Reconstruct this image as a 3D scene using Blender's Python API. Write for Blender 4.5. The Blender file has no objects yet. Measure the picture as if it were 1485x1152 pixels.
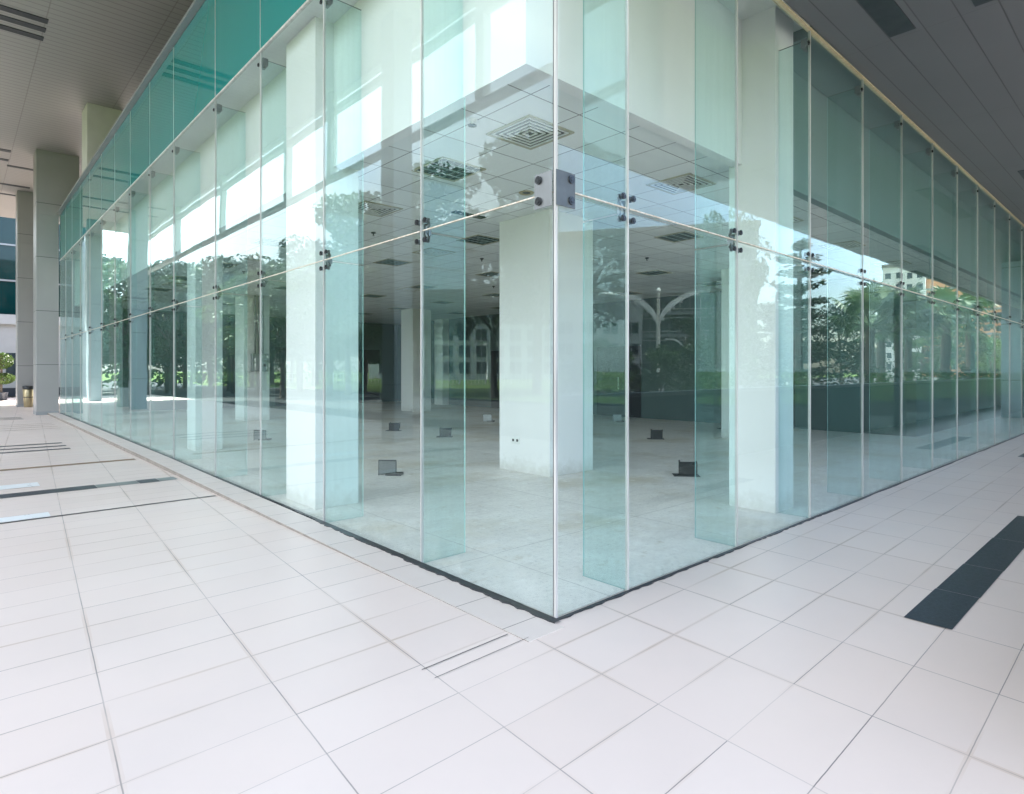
import bpy, bmesh, math, random
from mathutils import Vector, Matrix
R = math.radians
random.seed(7)
sc = bpy.context.scene
COL = sc.collection

# ------------------------------------------------------------------ helpers
class MB:
    """collects faces (with material slots) and links them as one mesh object"""
    def __init__(s): s.v=[]; s.f=[]; s.m=[]; s.sm=[]
    def quad(s,a,b,c,d,mi=0):
        n=len(s.v); s.v+= [tuple(a),tuple(b),tuple(c),tuple(d)]; s.f.append((n,n+1,n+2,n+3)); s.m.append(mi); s.sm.append(False)
    def poly(s,pts,mi=0):
        n=len(s.v); s.v+=[tuple(p) for p in pts]; s.f.append(tuple(range(n,n+len(pts)))); s.m.append(mi); s.sm.append(False)
    def box(s,x0,x1,y0,y1,z0,z1,mi=0,mside=None):
        """mside: dict face->slot, faces -x +x -y +y -z +z"""
        n=len(s.v)
        s.v+=[(x0,y0,z0),(x1,y0,z0),(x1,y1,z0),(x0,y1,z0),(x0,y0,z1),(x1,y0,z1),(x1,y1,z1),(x0,y1,z1)]
        F={'-z':(0,3,2,1),'+z':(4,5,6,7),'-y':(0,1,5,4),'+x':(1,2,6,5),'+y':(2,3,7,6),'-x':(3,0,4,7)}
        for k,q in F.items():
            s.f.append(tuple(n+i for i in q)); s.m.append((mside or {}).get(k,mi)); s.sm.append(False)
    def tube(s,pts,rad,n=8,mi=0,cap=True):
        """swept tube; rad number or list"""
        pts=[Vector(p) for p in pts]
        if not hasattr(rad,'__len__'): rad=[rad]*len(pts)
        base=len(s.v); up0=None
        for i,p in enumerate(pts):
            d=(pts[min(i+1,len(pts)-1)]-pts[max(i-1,0)]).normalized()
            if up0 is None:
                up0=Vector((0,0,1)) if abs(d.z)<.9 else Vector((1,0,0))
            a=d.cross(up0).normalized(); b=d.cross(a).normalized(); up0=a.cross(d)
            for k in range(n):
                t=2*math.pi*k/n; q=p+(a*math.cos(t)+b*math.sin(t))*rad[i]; s.v.append(tuple(q))
        for i in range(len(pts)-1):
            for k in range(n):
                k2=(k+1)%n
                s.f.append((base+i*n+k,base+i*n+k2,base+(i+1)*n+k2,base+(i+1)*n+k)); s.m.append(mi); s.sm.append(True)
        if cap:
            s.f.append(tuple(base+k for k in range(n))); s.m.append(mi); s.sm.append(False)
            s.f.append(tuple(base+(len(pts)-1)*n+k for k in reversed(range(n)))); s.m.append(mi); s.sm.append(False)
    def lathe(s,prof,c=(0,0,0),n=20,mi=0):
        base=len(s.v)
        for r,z in prof:
            for k in range(n):
                t=2*math.pi*k/n; s.v.append((c[0]+r*math.cos(t),c[1]+r*math.sin(t),c[2]+z))
        for i in range(len(prof)-1):
            for k in range(n):
                k2=(k+1)%n; s.f.append((base+i*n+k,base+i*n+k2,base+(i+1)*n+k2,base+(i+1)*n+k)); s.m.append(mi); s.sm.append(True)
    def blob(s,c,r,n=10,mi=0,jit=0):
        prof=[]
        base=len(s.v)
        m=max(4,n//2)
        for i in range(m+1):
            ph=math.pi*i/m
            for k in range(n):
                t=2*math.pi*k/n; j=1+random.uniform(-jit,jit)
                s.v.append((c[0]+r[0]*math.sin(ph)*math.cos(t)*j,c[1]+r[1]*math.sin(ph)*math.sin(t)*j,c[2]+r[2]*math.cos(ph)*j))
        for i in range(m):
            for k in range(n):
                k2=(k+1)%n; s.f.append((base+(i+1)*n+k,base+(i+1)*n+k2,base+i*n+k2,base+i*n+k)); s.m.append(mi); s.sm.append(True)
    def mesh(s,name,mats):
        me=bpy.data.meshes.new(name); me.from_pydata(s.v,[],s.f); 
        for m in (mats if isinstance(mats,(list,tuple)) else [mats]): me.materials.append(m)
        me.polygons.foreach_set('material_index',s.m); me.polygons.foreach_set('use_smooth',s.sm); me.update()
        return me
    def build(s,name,mats,parent=None,loc=(0,0,0),bevel=0):
        return link(name,s.mesh(name,mats),parent,loc,bevel)

def link(name,me,parent=None,loc=(0,0,0),bevel=0):
    o=bpy.data.objects.new(name,me); COL.objects.link(o); o.location=loc
    if parent: o.parent=parent
    if bevel:
        b=o.modifiers.new('bevel','BEVEL'); b.width=bevel; b.segments=2; b.limit_method='ANGLE'
    return o
def tag(o,label=None,cat=None,group=None,kind=None):
    if label: o['label']=label
    if cat: o['category']=cat
    if group: o['group']=group
    if kind: o['kind']=kind
    return o
def empty(name,loc,rz=0,**k):
    o=bpy.data.objects.new(name,None); COL.objects.link(o); o.location=loc; o.rotation_euler=(0,0,rz); o.empty_display_size=.2
    return tag(o,**k)
def copy_tree(o,parent=None):
    c=o.copy(); COL.objects.link(c); c.parent=parent
    for ch in list(o.children): copy_tree(ch,c)
    return c
def struct(o,label=None): 
    return tag(o,label,o.name.split('.')[0].replace('_',' '),kind='structure')

# ------------------------------------------------------------------ node DSL
class G:
    def __init__(s,name):
        s.mat=bpy.data.materials.new(name); s.mat.use_nodes=True; s.t=s.mat.node_tree; s.n=s.t.nodes
        s.n.clear(); s.out=s.n.new('ShaderNodeOutputMaterial')
    def set(s,sock,v):
        if hasattr(v,'is_output'): s.t.links.new(v,sock)
        elif v is not None:
            if hasattr(sock.default_value,'__len__') and not hasattr(v,'__len__'): v=(v,)*len(sock.default_value)
            if hasattr(sock.default_value,'__len__') and len(sock.default_value)==4 and len(v)==3: v=tuple(v)+(1,)
            sock.default_value=v
    def node(s,typ,ins=None,**at):
        n=s.n.new(typ)
        for k,v in at.items(): setattr(n,k,v)
        for k,v in (ins or {}).items(): s.set(n.inputs[k],v)
        return n
    def m(s,op,a,b=None,c=None):
        n=s.n.new('ShaderNodeMath'); n.operation=op
        s.set(n.inputs[0],a)
        if b is not None: s.set(n.inputs[1],b)
        if c is not None: s.set(n.inputs[2],c)
        return n.outputs[0]
    def xyz(s,which='Object'):
        tc=s.n.new('ShaderNodeTexCoord'); sp=s.n.new('ShaderNodeSeparateXYZ'); s.t.links.new(tc.outputs[which],sp.inputs[0])
        return sp.outputs[0],sp.outputs[1],sp.outputs[2]
    def co(s,which='Object'):
        return s.n.new('ShaderNodeTexCoord').outputs[which]
    def vec(s,x,y,z=0):
        return s.node('ShaderNodeCombineXYZ',{0:x,1:y,2:z}).outputs[0]
    def pos(s): return s.n.new('ShaderNodeNewGeometry').outputs['Position']
    def noise(s,scale,detail=4,rough=.55,vec=None,out='Fac'):
        return s.node('ShaderNodeTexNoise',{'Vector':vec if vec is not None else s.co(),'Scale':scale,'Detail':detail,'Roughness':rough}).outputs[out]
    def white(s,vec):
        return s.node('ShaderNodeTexWhiteNoise',{'Vector':vec}).outputs['Value']
    def ramp(s,f,a,b,c0=0.,c1=1.):
        return s.node('ShaderNodeMapRange',{'Value':f,'From Min':a,'From Max':b,'To Min':c0,'To Max':c1}).outputs[0]
    def mix(s,f,a,b,mode='MIX'):
        n=s.n.new('ShaderNodeMix'); n.data_type='RGBA'; n.blend_type=mode
        s.set(n.inputs[0],f); s.set(n.inputs[6],a); s.set(n.inputs[7],b); return n.outputs[2]
    def bump(s,h,strength=.3,dist=.01,normal=None):
        return s.node('ShaderNodeBump',{'Height':h,'Strength':strength,'Distance':dist,'Normal':normal}).outputs[0] if normal is not None else s.node('ShaderNodeBump',{'Height':h,'Strength':strength,'Distance':dist}).outputs[0]
    def bsdf(s,col,rough=.5,metal=0.,spec=.5,normal=None,**kw):
        b=s.node('ShaderNodeBsdfPrincipled',{'Base Color':col,'Roughness':rough,'Metallic':metal,'Specular IOR Level':spec})
        if normal is not None: s.t.links.new(normal,b.inputs['Normal'])
        for k,v in kw.items(): s.set(b.inputs[k.replace('_',' ')],v)
        s.t.links.new(b.outputs[0],s.out.inputs[0]); return s.mat
    def line(s,c,period,off,width):
        """1 on a joint line of given width every period along coordinate c"""
        f=s.m('FRACT',s.m('DIVIDE',s.m('SUBTRACT',c,off-period/2),period))
        d=s.m('MULTIPLY',s.m('ABSOLUTE',s.m('SUBTRACT',f,.5)),period)
        return s.m('LESS_THAN',d,width/2)

def plain(name,col,rough=.5,metal=0.,spec=.5,var=.06,scale=3.,bump=0.):
    g=G(name); n=g.noise(scale,5)
    c=g.mix(n,tuple(x*(1-var*1.6) for x in col),tuple(min(1,x*(1+var*1.2)) for x in col))
    nm=g.bump(g.noise(scale*12,4),bump,.01) if bump else None
    r=g.ramp(g.noise(scale*2.3,3),.2,.8,max(0,rough-.06),min(1,rough+.08))
    return g.bsdf(c,r,metal,spec,nm)

# ------------------------------------------------------------------ materials
def mat_tiles():
    g=G('pale stone paving'); x,y,z=g.xyz()
    u=g.m('SUBTRACT',x,g.m('MULTIPLY',y,.072)); v=g.m('SUBTRACT',y,g.m('MULTIPLY',x,.017))
    U,V=.655,.346
    iu=g.m('FLOOR',g.m('DIVIDE',g.m('SUBTRACT',u,.38),U)); iv=g.m('FLOOR',g.m('DIVIDE',g.m('SUBTRACT',v,-.61),V))
    wob=g.m('MULTIPLY',g.m('SUBTRACT',g.noise(6,3),.5),.004)
    lu=g.line(g.m('ADD',u,wob),U,.38,.0055); lv=g.line(g.m('ADD',v,wob),V,-.61,.0042)
    # each joint has its own strength
    rv=g.white(g.vec(g.m('ROUND',g.m('DIVIDE',g.m('SUBTRACT',u,.05),U)),g.m('ROUND',g.m('DIVIDE',g.m('SUBTRACT',v,-.61),V)),3.3))
    lv=g.m('MULTIPLY',lv,g.ramp(rv,0,1,.22,.95)); lu=g.m('MULTIPLY',lu,g.ramp(g.noise(1.3,2),.35,.65,.25,.8))
    jm=g.m('MAXIMUM',lu,lv)
    t=g.white(g.vec(iu,iv,1.7)); t2=g.white(g.vec(iu,iv,8.1))
    base=g.mix(t,(.735,.64,.59),(.76,.667,.617))
    base=g.mix(g.m('MULTIPLY',t2,.16),base,(.70,.575,.505))
    cloud=g.noise(1.1,5,.6)
    base=g.mix(g.ramp(cloud,.42,.75,0,.22),base,(.58,.53,.50))
    speck=g.m('GREATER_THAN',g.noise(90,1),.86)
    base=g.mix(g.m('MULTIPLY',speck,.35),base,(.36,.33,.31))
    # rusty edge beside some joints
    near=g.m('MAXIMUM',g.line(u,U,.38,.03),g.line(v,V,-.61,.022))
    base=g.mix(g.m('MULTIPLY',near,g.ramp(g.noise(.9,4),.46,.7,0,.5)),base,(.50,.37,.27))
    col=g.mix(jm,base,(.13,.12,.125))
    h=g.m('SUBTRACT',g.m('MULTIPLY',g.noise(2.2,3),.25),jm)
    tilt=g.m('MULTIPLY',t,.25)
    rough=.36
    return g.bsdf(col,rough,0,.5,g.bump(h,.25,.003))
def mat_concrete():
    g=G('bare concrete screed'); p=g.co()
    a=g.noise(.55,6,.62); b=g.noise(2.1,9,.72); c=g.noise(19,7,.75)
    tr=g.noise(1.,6,.65,g.node('ShaderNodeMapping',{'Vector':p,'Rotation':(0,0,.6),'Scale':(2.2,11.,1.)}).outputs[0])
    col=g.mix(g.ramp(b,.3,.7),(.68,.64,.60),(.86,.82,.775))
    col=g.mix(g.ramp(tr,.52,.72,0,.4),col,(.53,.505,.475))
    col=g.mix(g.ramp(a,.5,.66,0,.75),col,(.56,.485,.36))
    col=g.mix(g.ramp(c,.52,.68,0,.5),col,(.40,.41,.40))
    col=g.mix(g.ramp(g.noise(34,5,.7),.60,.68,0,.7),col,(.30,.30,.29))
    col=g.mix(g.ramp(g.noise(5,8,.78),.56,.64,0,.7),col,(.88,.85,.81))
    col=g.mix(g.ramp(g.noise(3.3,7,.7,g.node('ShaderNodeMapping',{'Vector':p,'Location':(7,3,0)}).outputs[0]),.60,.70,0,.6),col,(.42,.36,.26))
    x,y,z=g.xyz()
    crack=g.m('MAXIMUM',g.line(g.m('ADD',x,g.m('MULTIPLY',g.noise(3,4),.03)),1.95,.55,.009),g.line(g.m('ADD',y,g.m('MULTIPLY',g.noise(3,4),.03)),2.6,1.25,.009))
    col=g.mix(g.m('MULTIPLY',crack,.55),col,(.2,.2,.2))
    vor=g.node('ShaderNodeTexVoronoi',{'Vector':p,'Scale':55.}).outputs['Distance']
    col=g.mix(g.m('MULTIPLY',g.m('LESS_THAN',vor,.12),g.ramp(b,.45,.6,0,.6)),col,(.8,.8,.78))
    return g.bsdf(col,g.ramp(b,.3,.7,.34,.62),0,.45,g.bump(g.m('ADD',b,g.m('MULTIPLY',c,.5)),.25,.01))
def mat_ceiling():
    g=G('mineral ceiling tile'); x,y,z=g.xyz()
    l=g.m('MAXIMUM',g.line(x,.6,.22,.010),g.line(y,.6,.46,.010))
    t=g.white(g.vec(g.m('FLOOR',g.m('DIVIDE',g.m('SUBTRACT',x,.22),.6)),g.m('FLOOR',g.m('DIVIDE',g.m('SUBTRACT',y,.46),.6)),2.))
    base=g.mix(t,(.70,.715,.71),(.78,.79,.78))
    stain=g.ramp(g.noise(.8,4),.62,.75,0,.35); base=g.mix(stain,base,(.5,.46,.36))
    col=g.mix(l,base,(.12,.13,.13))
    return g.bsdf(col,.85,0,.2,g.bump(g.m('SUBTRACT',g.m('MULTIPLY',g.noise(160,2),.2),l),.3,.004))
def mat_ribs():
    g=G('ribbed aluminium soffit'); x,y,z=g.xyz()
    f=g.m('FRACT',g.m('DIVIDE',y,.22)); groove=g.m('LESS_THAN',f,.16)
    jl=g.line(x,1.9,-1.24,.022)
    base=g.mix(g.noise(.6,4),(.335,.322,.302),(.395,.38,.358))
    col=g.mix(g.m('MULTIPLY',groove,.55),base,(.17,.16,.15)); col=g.mix(g.m('MULTIPLY',jl,.6),col,(.20,.18,.16))
    hh=g.m('SUBTRACT',1.,g.m('MAXIMUM',groove,jl))
    return g.bsdf(col,.42,.0,.5,g.bump(hh,.4,.02))
def mat_soffit_grey():
    g=G('grey metal soffit board'); x,y,z=g.xyz()
    l=g.m('MAXIMUM',g.line(y,.30,-.19,.012),g.m('MULTIPLY',g.line(x,3.0,1.6,.007),.6))
    base=g.mix(g.noise(.7,5),(.085,.09,.10),(.112,.117,.128))
    col=g.mix(l,base,(.05,.05,.055))
    return g.bsdf(col,.5,0.,.5,g.bump(g.m('SUBTRACT',1.,l),.4,.01))
def mat_clad(name,a,b,step,off,xs=None):
    g=G(name); x,y,z=g.xyz()
    l=g.line(z,step,off,.014)
    if xs: l=g.m('MAXIMUM',l,g.line(x,xs[0],xs[1],.012))
    base=g.mix(g.noise(1.2,5),a,b)
    return g.bsdf(g.mix(l,base,(.06,.065,.07)),.38,.15,.5,g.bump(g.m('SUBTRACT',1.,l),.4,.01))
def mat_glass(name,tint,ior=1.52,wave=.0016,dust_haze=.02,dcol=(.8,.83,.82),splash=False):
    g=G(name)
    p=g.pos(); oi=g.node('ShaderNodeObjectInfo')
    off=g.node('ShaderNodeVectorMath',{0:p,1:g.vec(g.m('MULTIPLY',oi.outputs['Random'],37.),g.m('MULTIPLY',oi.outputs['Random'],11.),0)},operation='ADD').outputs[0]
    st=g.node('ShaderNodeMapping',{'Vector':off,'Scale':(.55,.55,1.15)}).outputs[0]
    h=g.m('ADD',g.noise(1.1,1,.4,st),g.m('MULTIPLY',g.noise(4.5,1,.4,st),.08))
    nm=g.bump(h,1.,wave)
    bf=g.n.new('ShaderNodeNewGeometry').outputs['Backfacing']
    io=g.ramp(bf,0,1,ior,1/ior)          # the same Fresnel curve from either side of the sheet
    fr=g.node('ShaderNodeFresnel',{'IOR':io,'Normal':nm}).outputs[0]
    tr=g.node('ShaderNodeBsdfTransparent',{'Color':tint}).outputs[0]
    gl=g.node('ShaderNodeBsdfGlossy',{'Color':(.80,.97,.965),'Roughness':.0,'Normal':nm}).outputs[0]
    mx=g.node('ShaderNodeMixShader',{0:fr,1:tr,2:gl}).outputs[0]
    if dust_haze:
        x,y,z=g.xyz()
        s=g.noise(1.,5,.7,g.node('ShaderNodeMapping',{'Vector':p,'Scale':(26.,26.,.55)}).outputs[0])
        d=g.m('ADD',g.ramp(s,.42,.78,dust_haze*.5,dust_haze*2.2),g.ramp(g.noise(2.,5,.6,p),.55,.8,0,dust_haze))
        if splash:   # rain splash and hand marks low on the panes
            pz=g.node('ShaderNodeSeparateXYZ',{0:p}).outputs[2]
            d=g.m('ADD',d,g.m('MULTIPLY',g.m('MULTIPLY',g.ramp(pz,.0,.42,1,0),g.ramp(g.noise(5.,6,.7,p),.36,.7)),.075))
            d=g.m('ADD',d,g.m('MULTIPLY',g.ramp(g.noise(3.1,7,.75,p),.60,.72),.022))
        df=g.node('ShaderNodeBsdfDiffuse',{'Color':dcol}).outputs[0]
        mx=g.node('ShaderNodeMixShader',{0:d,1:mx,2:df}).outputs[0]
    g.t.links.new(mx,g.out.inputs[0]); return g.mat
def mat_spandrel():
    g=G('teal backed glass'); p=g.pos()
    h=g.noise(1.1,1,.4,p)
    c=g.mix(g.noise(.5,3,.5,p),(.008,.215,.212),(.012,.25,.24))
    return g.bsdf(c,.02,0,.75,g.bump(h,1.,.0012),IOR=1.62)
def mat_leaf(name,a,b,tr=.35):
    g=G(name); oi=g.node('ShaderNodeObjectInfo').outputs['Random']
    n=g.noise(1.6,5,.7,g.pos()); n2=g.noise(9.,2,.6,g.pos())
    c=g.mix(g.ramp(g.m('ADD',n,g.m('MULTIPLY',n2,.5)),.5,1.0),a,b)
    c=g.mix(g.m('MULTIPLY',oi,.3),c,tuple(.6*i+.02 for i in b))
    b1=g.node('ShaderNodeBsdfPrincipled',{'Base Color':c,'Roughness':.45,'Specular IOR Level':.35}).outputs[0]
    t=g.node('ShaderNodeBsdfTranslucent',{'Color':c}).outputs[0]
    g.t.links.new(g.node('ShaderNodeMixShader',{0:tr,1:b1,2:t}).outputs[0],g.out.inputs[0]); return g.mat
def mat_kerb():
    g=G('kerb tile'); x,y,z=g.xyz()
    l=g.line(y,.45,.1,.006)
    base=g.mix(g.noise(2.,6,.65),(.62,.565,.525),(.72,.66,.62))
    base=g.mix(g.ramp(g.noise(.8,5),.5,.75,0,.5),base,(.60,.52,.44))
    t=g.white(g.vec(g.m('FLOOR',g.m('DIVIDE',g.m('SUBTRACT',y,.1),.45)),0,0)); base=g.mix(g.m('MULTIPLY',t,.3),base,(.66,.60,.55))
    return g.bsdf(g.mix(l,base,(.14,.12,.11)),.42,0,.5,g.bump(g.m('SUBTRACT',g.noise(20,4),l),.25,.004))
def mat_sealant(name,a,b,scale=9.):
    g=G(name); n=g.noise(1.,4,.6,g.node('ShaderNodeMapping',{'Vector':g.pos(),'Scale':(30.,30.,scale*.12)}).outputs[0])
    return g.bsdf(g.mix(g.ramp(n,.35,.7),a,b),.5,0,.4)

M=dict(
 tiles=mat_tiles(), concrete=mat_concrete(), ceil=mat_ceiling(), ribs=mat_ribs(), soffit=mat_soffit_grey(),
 pane=mat_glass('clear glass pane',(.952,.989,.985),1.35,.0017,.003,(.8,.82,.80),True),
 fin=mat_glass('green glass fin',(.885,.968,.962),1.35,.0006,.022,(.30,.62,.62)),  # teal haze colour stands in for scatter and reflection in the fins
 spandrel=mat_spandrel(),
 edge=plain('polished glass edge',(.42,.60,.57),.2,var=.1),
 seal=mat_sealant('pale silicone joint',(.40,.395,.385),(.66,.65,.63)),
 seal_warm=mat_sealant('yellowed silicone joint',(.52,.43,.33),(.78,.73,.66)),
 gold=mat_sealant('brass coloured trim',(.40,.33,.20),(.54,.45,.30)),
 steel=plain('brushed stainless steel',(.55,.57,.58),.28,1.,var=.1),
 plate=plain('dull zinc plate',(.25,.26,.265),.36,1.,var=.12,scale=8),
 dark=plain('dark rubber and steel',(.035,.04,.045),.35,.3),
 bolt=plain('dark bolt cap',(.06,.065,.07),.25,.8),
 cap=plain('grey aluminium cap',(.30,.315,.33),.4,.4),
 white=plain('matt white wall paint',(.81,.795,.785),.7,var=.03,scale=1.2,bump=.03),
 plaster=plain('off white plaster',(.74,.745,.735),.75,var=.05,scale=.8,bump=.05),
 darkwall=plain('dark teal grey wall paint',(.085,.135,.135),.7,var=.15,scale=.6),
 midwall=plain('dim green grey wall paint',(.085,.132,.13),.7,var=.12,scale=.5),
 slot=plain('dark linear slot',(.018,.026,.032),.5),
 bluestone=plain('dark polished stone',(.034,.044,.060),.33,var=.55,scale=38.,bump=.05),
 brown=plain('brown sealant joint',(.27,.19,.12),.7,var=.3,scale=8),
 newtile=plain('bright replacement tile',(.83,.87,.88),.3,var=.02),
 kerb=mat_kerb(), pier=mat_clad('grey metal cladding',(.31,.31,.31),(.36,.36,.358),1.83,1.71,None),
 stonecol=mat_clad('blue grey stone cladding',(.25,.30,.34),(.33,.38,.42),1.8,1.2),
 grey=plain('galvanised grey metal',(.33,.36,.36),.4,.6,var=.15), 
 black=plain('black plastic',(.015,.017,.018),.4),
 clearplate=mat_glass('clear socket plate',(.82,.92,.90),1.5,.0005,.08),
 brass=plain('brushed brass',(.45,.38,.24),.35,.9,var=.1), 
 terracotta=plain('terracotta',(.52,.20,.09),.8,var=.15),
 bark=plain('tree bark',(.115,.09,.07),.9,var=.35,scale=7,bump=.4),
 barkd=plain('very dark bark',(.03,.028,.026),.9,var=.35,scale=7,bump=.4),  # much darker than the other trunks
 leaf=mat_leaf('broad leaves',(.016,.045,.015),(.058,.11,.03)), leafd=mat_leaf('dark needles',(.009,.030,.018),(.030,.062,.032),.2),
 leafl=mat_leaf('light leaves',(.03,.075,.018),(.095,.15,.035)), palm=mat_leaf('palm fronds',(.025,.065,.02),(.10,.165,.06),.25),
 lampw=plain('white enamel',(.80,.80,.78),.4,var=.04), lampd=plain('pale grey enamel',(.55,.56,.56),.4,var=.04),
 asphalt=plain('asphalt',(.048,.050,.052),.85,var=.3,scale=2,bump=.2), paving=plain('light concrete paving',(.13,.125,.12),.8,var=.12,scale=.4,bump=.1),
 parapet=mat_clad('dark granite parapet',(.055,.085,.088),(.085,.12,.122),1.4,1.3,(1.5,.3)),
 whitebld=plain('white render',(.76,.74,.70),.8,var=.05,scale=.1), orange=plain('orange brick',(.62,.33,.19),.85,var=.1,scale=.2), greybld=plain('grey render',(.11,.12,.125),.8,var=.06,scale=.2),
 winglass=plain('dark window glass',(.03,.045,.055),.08,var=.2), tealglass=plain('teal window glass',(.003,.03,.032),.06,var=.25,scale=.5), troffer=plain('dark louvre backing',(.008,.03,.03),.6,spec=.2), louvre=plain('dull louvre blade',(.26,.33,.33),.5), tanframe=plain('dusty tan metal frame',(.42,.40,.31),.6), darksteel=plain('dull dark steel',(.20,.215,.225),.35,.9,var=.2),
 sandplaster=plain('sand coloured plaster',(.62,.60,.575),.8), bounce_slab=plain('bright concrete yard',(.56,.54,.50),.85,var=.1,scale=.3), kerbside=plain('darkened kerb face',(.27,.245,.215),.8,var=.35,scale=6,bump=.1), officewall=plain('light grey office render',(.52,.54,.54),.8,var=.08,scale=.2), greyband=plain('concrete floor band',(.24,.255,.26),.8), plate_shaded=plain('shaded zinc plate',(.12,.135,.145),.38,.3,.35,var=.2,scale=14), tealwall=plain('unpainted dark teal render',(.18,.255,.255),.75,var=.12,scale=.7), greywing=plain('pale grey render',(.42,.43,.43),.8), roof=plain('roof tiles',(.24,.22,.20),.8),
 winframe=plain('white window frame',(.70,.70,.69),.5),
)
def mat_column():
    g=G('scuffed white column paint'); x,y,z=g.xyz(); n=g.noise(1.2,4); k=g.noise(7,6,.7)
    c=g.mix(n,(.79,.775,.765),(.845,.83,.82))
    low=g.m('MULTIPLY',g.ramp(g.m('ADD',z,g.m('MULTIPLY',g.m('SUBTRACT',k,.5),.5)),.02,.22,1,0),.55)
    c=g.mix(low,c,(.50,.48,.43))
    c=g.mix(g.ramp(k,.64,.74,0,.25),c,(.55,.56,.55))
    return g.bsdf(c,.6,0,.35,g.bump(g.noise(3,3),.15,.01))
M['colpaint']=mat_column()
def mat_grass():
    g=G('mown grass'); n=g.noise(.35,6,.7); n2=g.noise(8,4,.7)
    c=g.mix(g.ramp(n,.3,.7),(.06,.115,.02),(.115,.17,.04)); c=g.mix(g.ramp(n2,.4,.7,0,.4),c,(.11,.14,.04))
    return g.bsdf(c,.9,0,.2,g.bump(n2,.6,.05))
M['grass']=mat_grass()

# ------------------------------------------------------------------ ground, paving
m=MB(); m.quad((-700,-700,-.16),(700,-700,-.16),(700,700,-.16),(-700,700,-.16))
struct(m.build('ground',M['grass']))
m=MB(); m.quad((-10.9,-40,-.155),(26,-40,-.155),(26,70,-.155),(-10.9,70,-.155)); struct(m.build('plaza_paving',M['paving']))
m=MB(); m.box(-6.6,60,-2.72,37,-.2,0); m.box(-6.6,12,37,41.5,-.2,0); m.box(-6.6,-3.2,-5.4,-2.72,-.2,0)
struct(m.build('terrace_floor',M['tiles']))
m=MB(); m.quad((.012,.012,.004),(24,.012,.004),(24,23.42,.004),(.012,23.42,.004)); struct(m.build('concrete_floor',M['concrete']))
# driveway, lawn, outer path on the left side; service road on the right side
m=MB(); m.quad((-18.6,-40,-.15),(-7.2,-40,-.15),(-7.2,120,-.15),(-18.6,120,-.15)); struct(m.build('driveway',M['asphalt']))
m=MB(); m.quad((-46,-30,-.145),(-18.9,-30,-.145),(-18.9,62,-.145),(-36,68,-.145)); 
tag(m.build('grass',M['grass']),'sunlit mown lawn mirrored as a green strip in the left glass','lawn',kind='stuff')
m=MB()
m.box(-18.9,-18.6,-40,62,-.2,-.05); struct(m.build('lawn_kerb',M['bluestone']))
m=MB(); m.quad((-6,-60,-.15),(200,-60,-.15),(200,-16,-.15),(-6,-16,-.15)); struct(m.build('road',M['asphalt']))
m=MB(); m.quad((3,-15.7,-.14),(200,-15.7,-.14),(200,-4.3,-.14),(3,-4.3,-.14)); struct(m.build('added_bounce_strip',M['bounce_slab']))  # unseen bright strip added to bounce sunlight under the right canopy

# coloured bands set in the paving (each a sheet 4 mm above the paving)
def sheet(name,mat,rects,z=.004,skew=(.072,.017),label=None):
    m=MB()
    for x0,x1,y0,y1 in rects:
        P=lambda x,y:(x,y+skew[1]*(x-x0),z)
        m.quad(P(x0,y0),P(x1,y0),P(x1,y1),P(x0,y1))
    return struct(m.build(name,mat),label)
sheet('floor_stripe',M['bluestone'],[(1.575,2.3,-1.655,-1.41),(2.304,3.1,-1.655,-1.41),(3.104,4.2,-1.655,-1.41),(4.204,5.44,-1.655,-1.41)],skew=(0,.004),label='wide dark stone band in the pale paving, right of the corner')
sheet('floor_stripe',M['bluestone'],[(11.0,12.6,-.92,-.62),(12.605,14.25,-.92,-.62)],skew=(0,.004),label='second dark stone band farther along the right terrace')
sheet('floor_stripe',M['bluestone'],[(-3.0,-1.03,y,y+.17) for y in (11.86,12.46,13.08)],skew=(0,-.0),label='three thin dark parallel lines in the left paving')
sheet('floor_stripe',M['bluestone'],[(-3.0,-1.1,y,y+.13) for y in (21.6,22.1,22.6)],skew=(0,0),label='three thin dark lines in the left paving nearest the piers')
sheet('floor_stripe',M['brown'],[(-3.0,-.62,y,y+.05) for y in (17.2,17.9,18.6,19.2)],skew=(0,0))
sheet('floor_stripe',M['bluestone'],[(-5,-1.33,6.78,7.08),(-.86,-.62,6.78,7.08)],skew=(0,.0),label='single dark band across the left paving')
sheet('floor_stripe',M['grey'],[(-1.325,-.865,6.80,7.06),(-.615,-.40,6.80,7.06)],skew=(0,.0))
sheet('floor_stripe',M['brown'],[(-5,-.42,9.34,9.50)],skew=(0,.0),label='brown joint across the left paving')
sheet('floor_joint',M['black'],[(-5,-.37,5.24,5.285)],skew=(0,.0))
sheet('floor_joint',M['black'],[(-.955,-.36,.012,.018),(-.955,-.30,-.098,-.094)],skew=(0,.03))
sheet('replacement_tile',M['newtile'],[(-3.3,-1.86,7.46,7.82)],skew=(0,0),label='bright white paving tile beyond the dark band')
sheet('replacement_tile',M['newtile'],[(-3.3,-1.95,5.32,5.55),(-3.3,-1.95,5.03,5.235)][:1]+[(-3.3,-1.955,5.30,5.62)][:0]+[(-3.3,-1.955,5.29,5.315)],skew=(0,0),label='bright white paving tile on the near side of the dark band')

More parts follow.
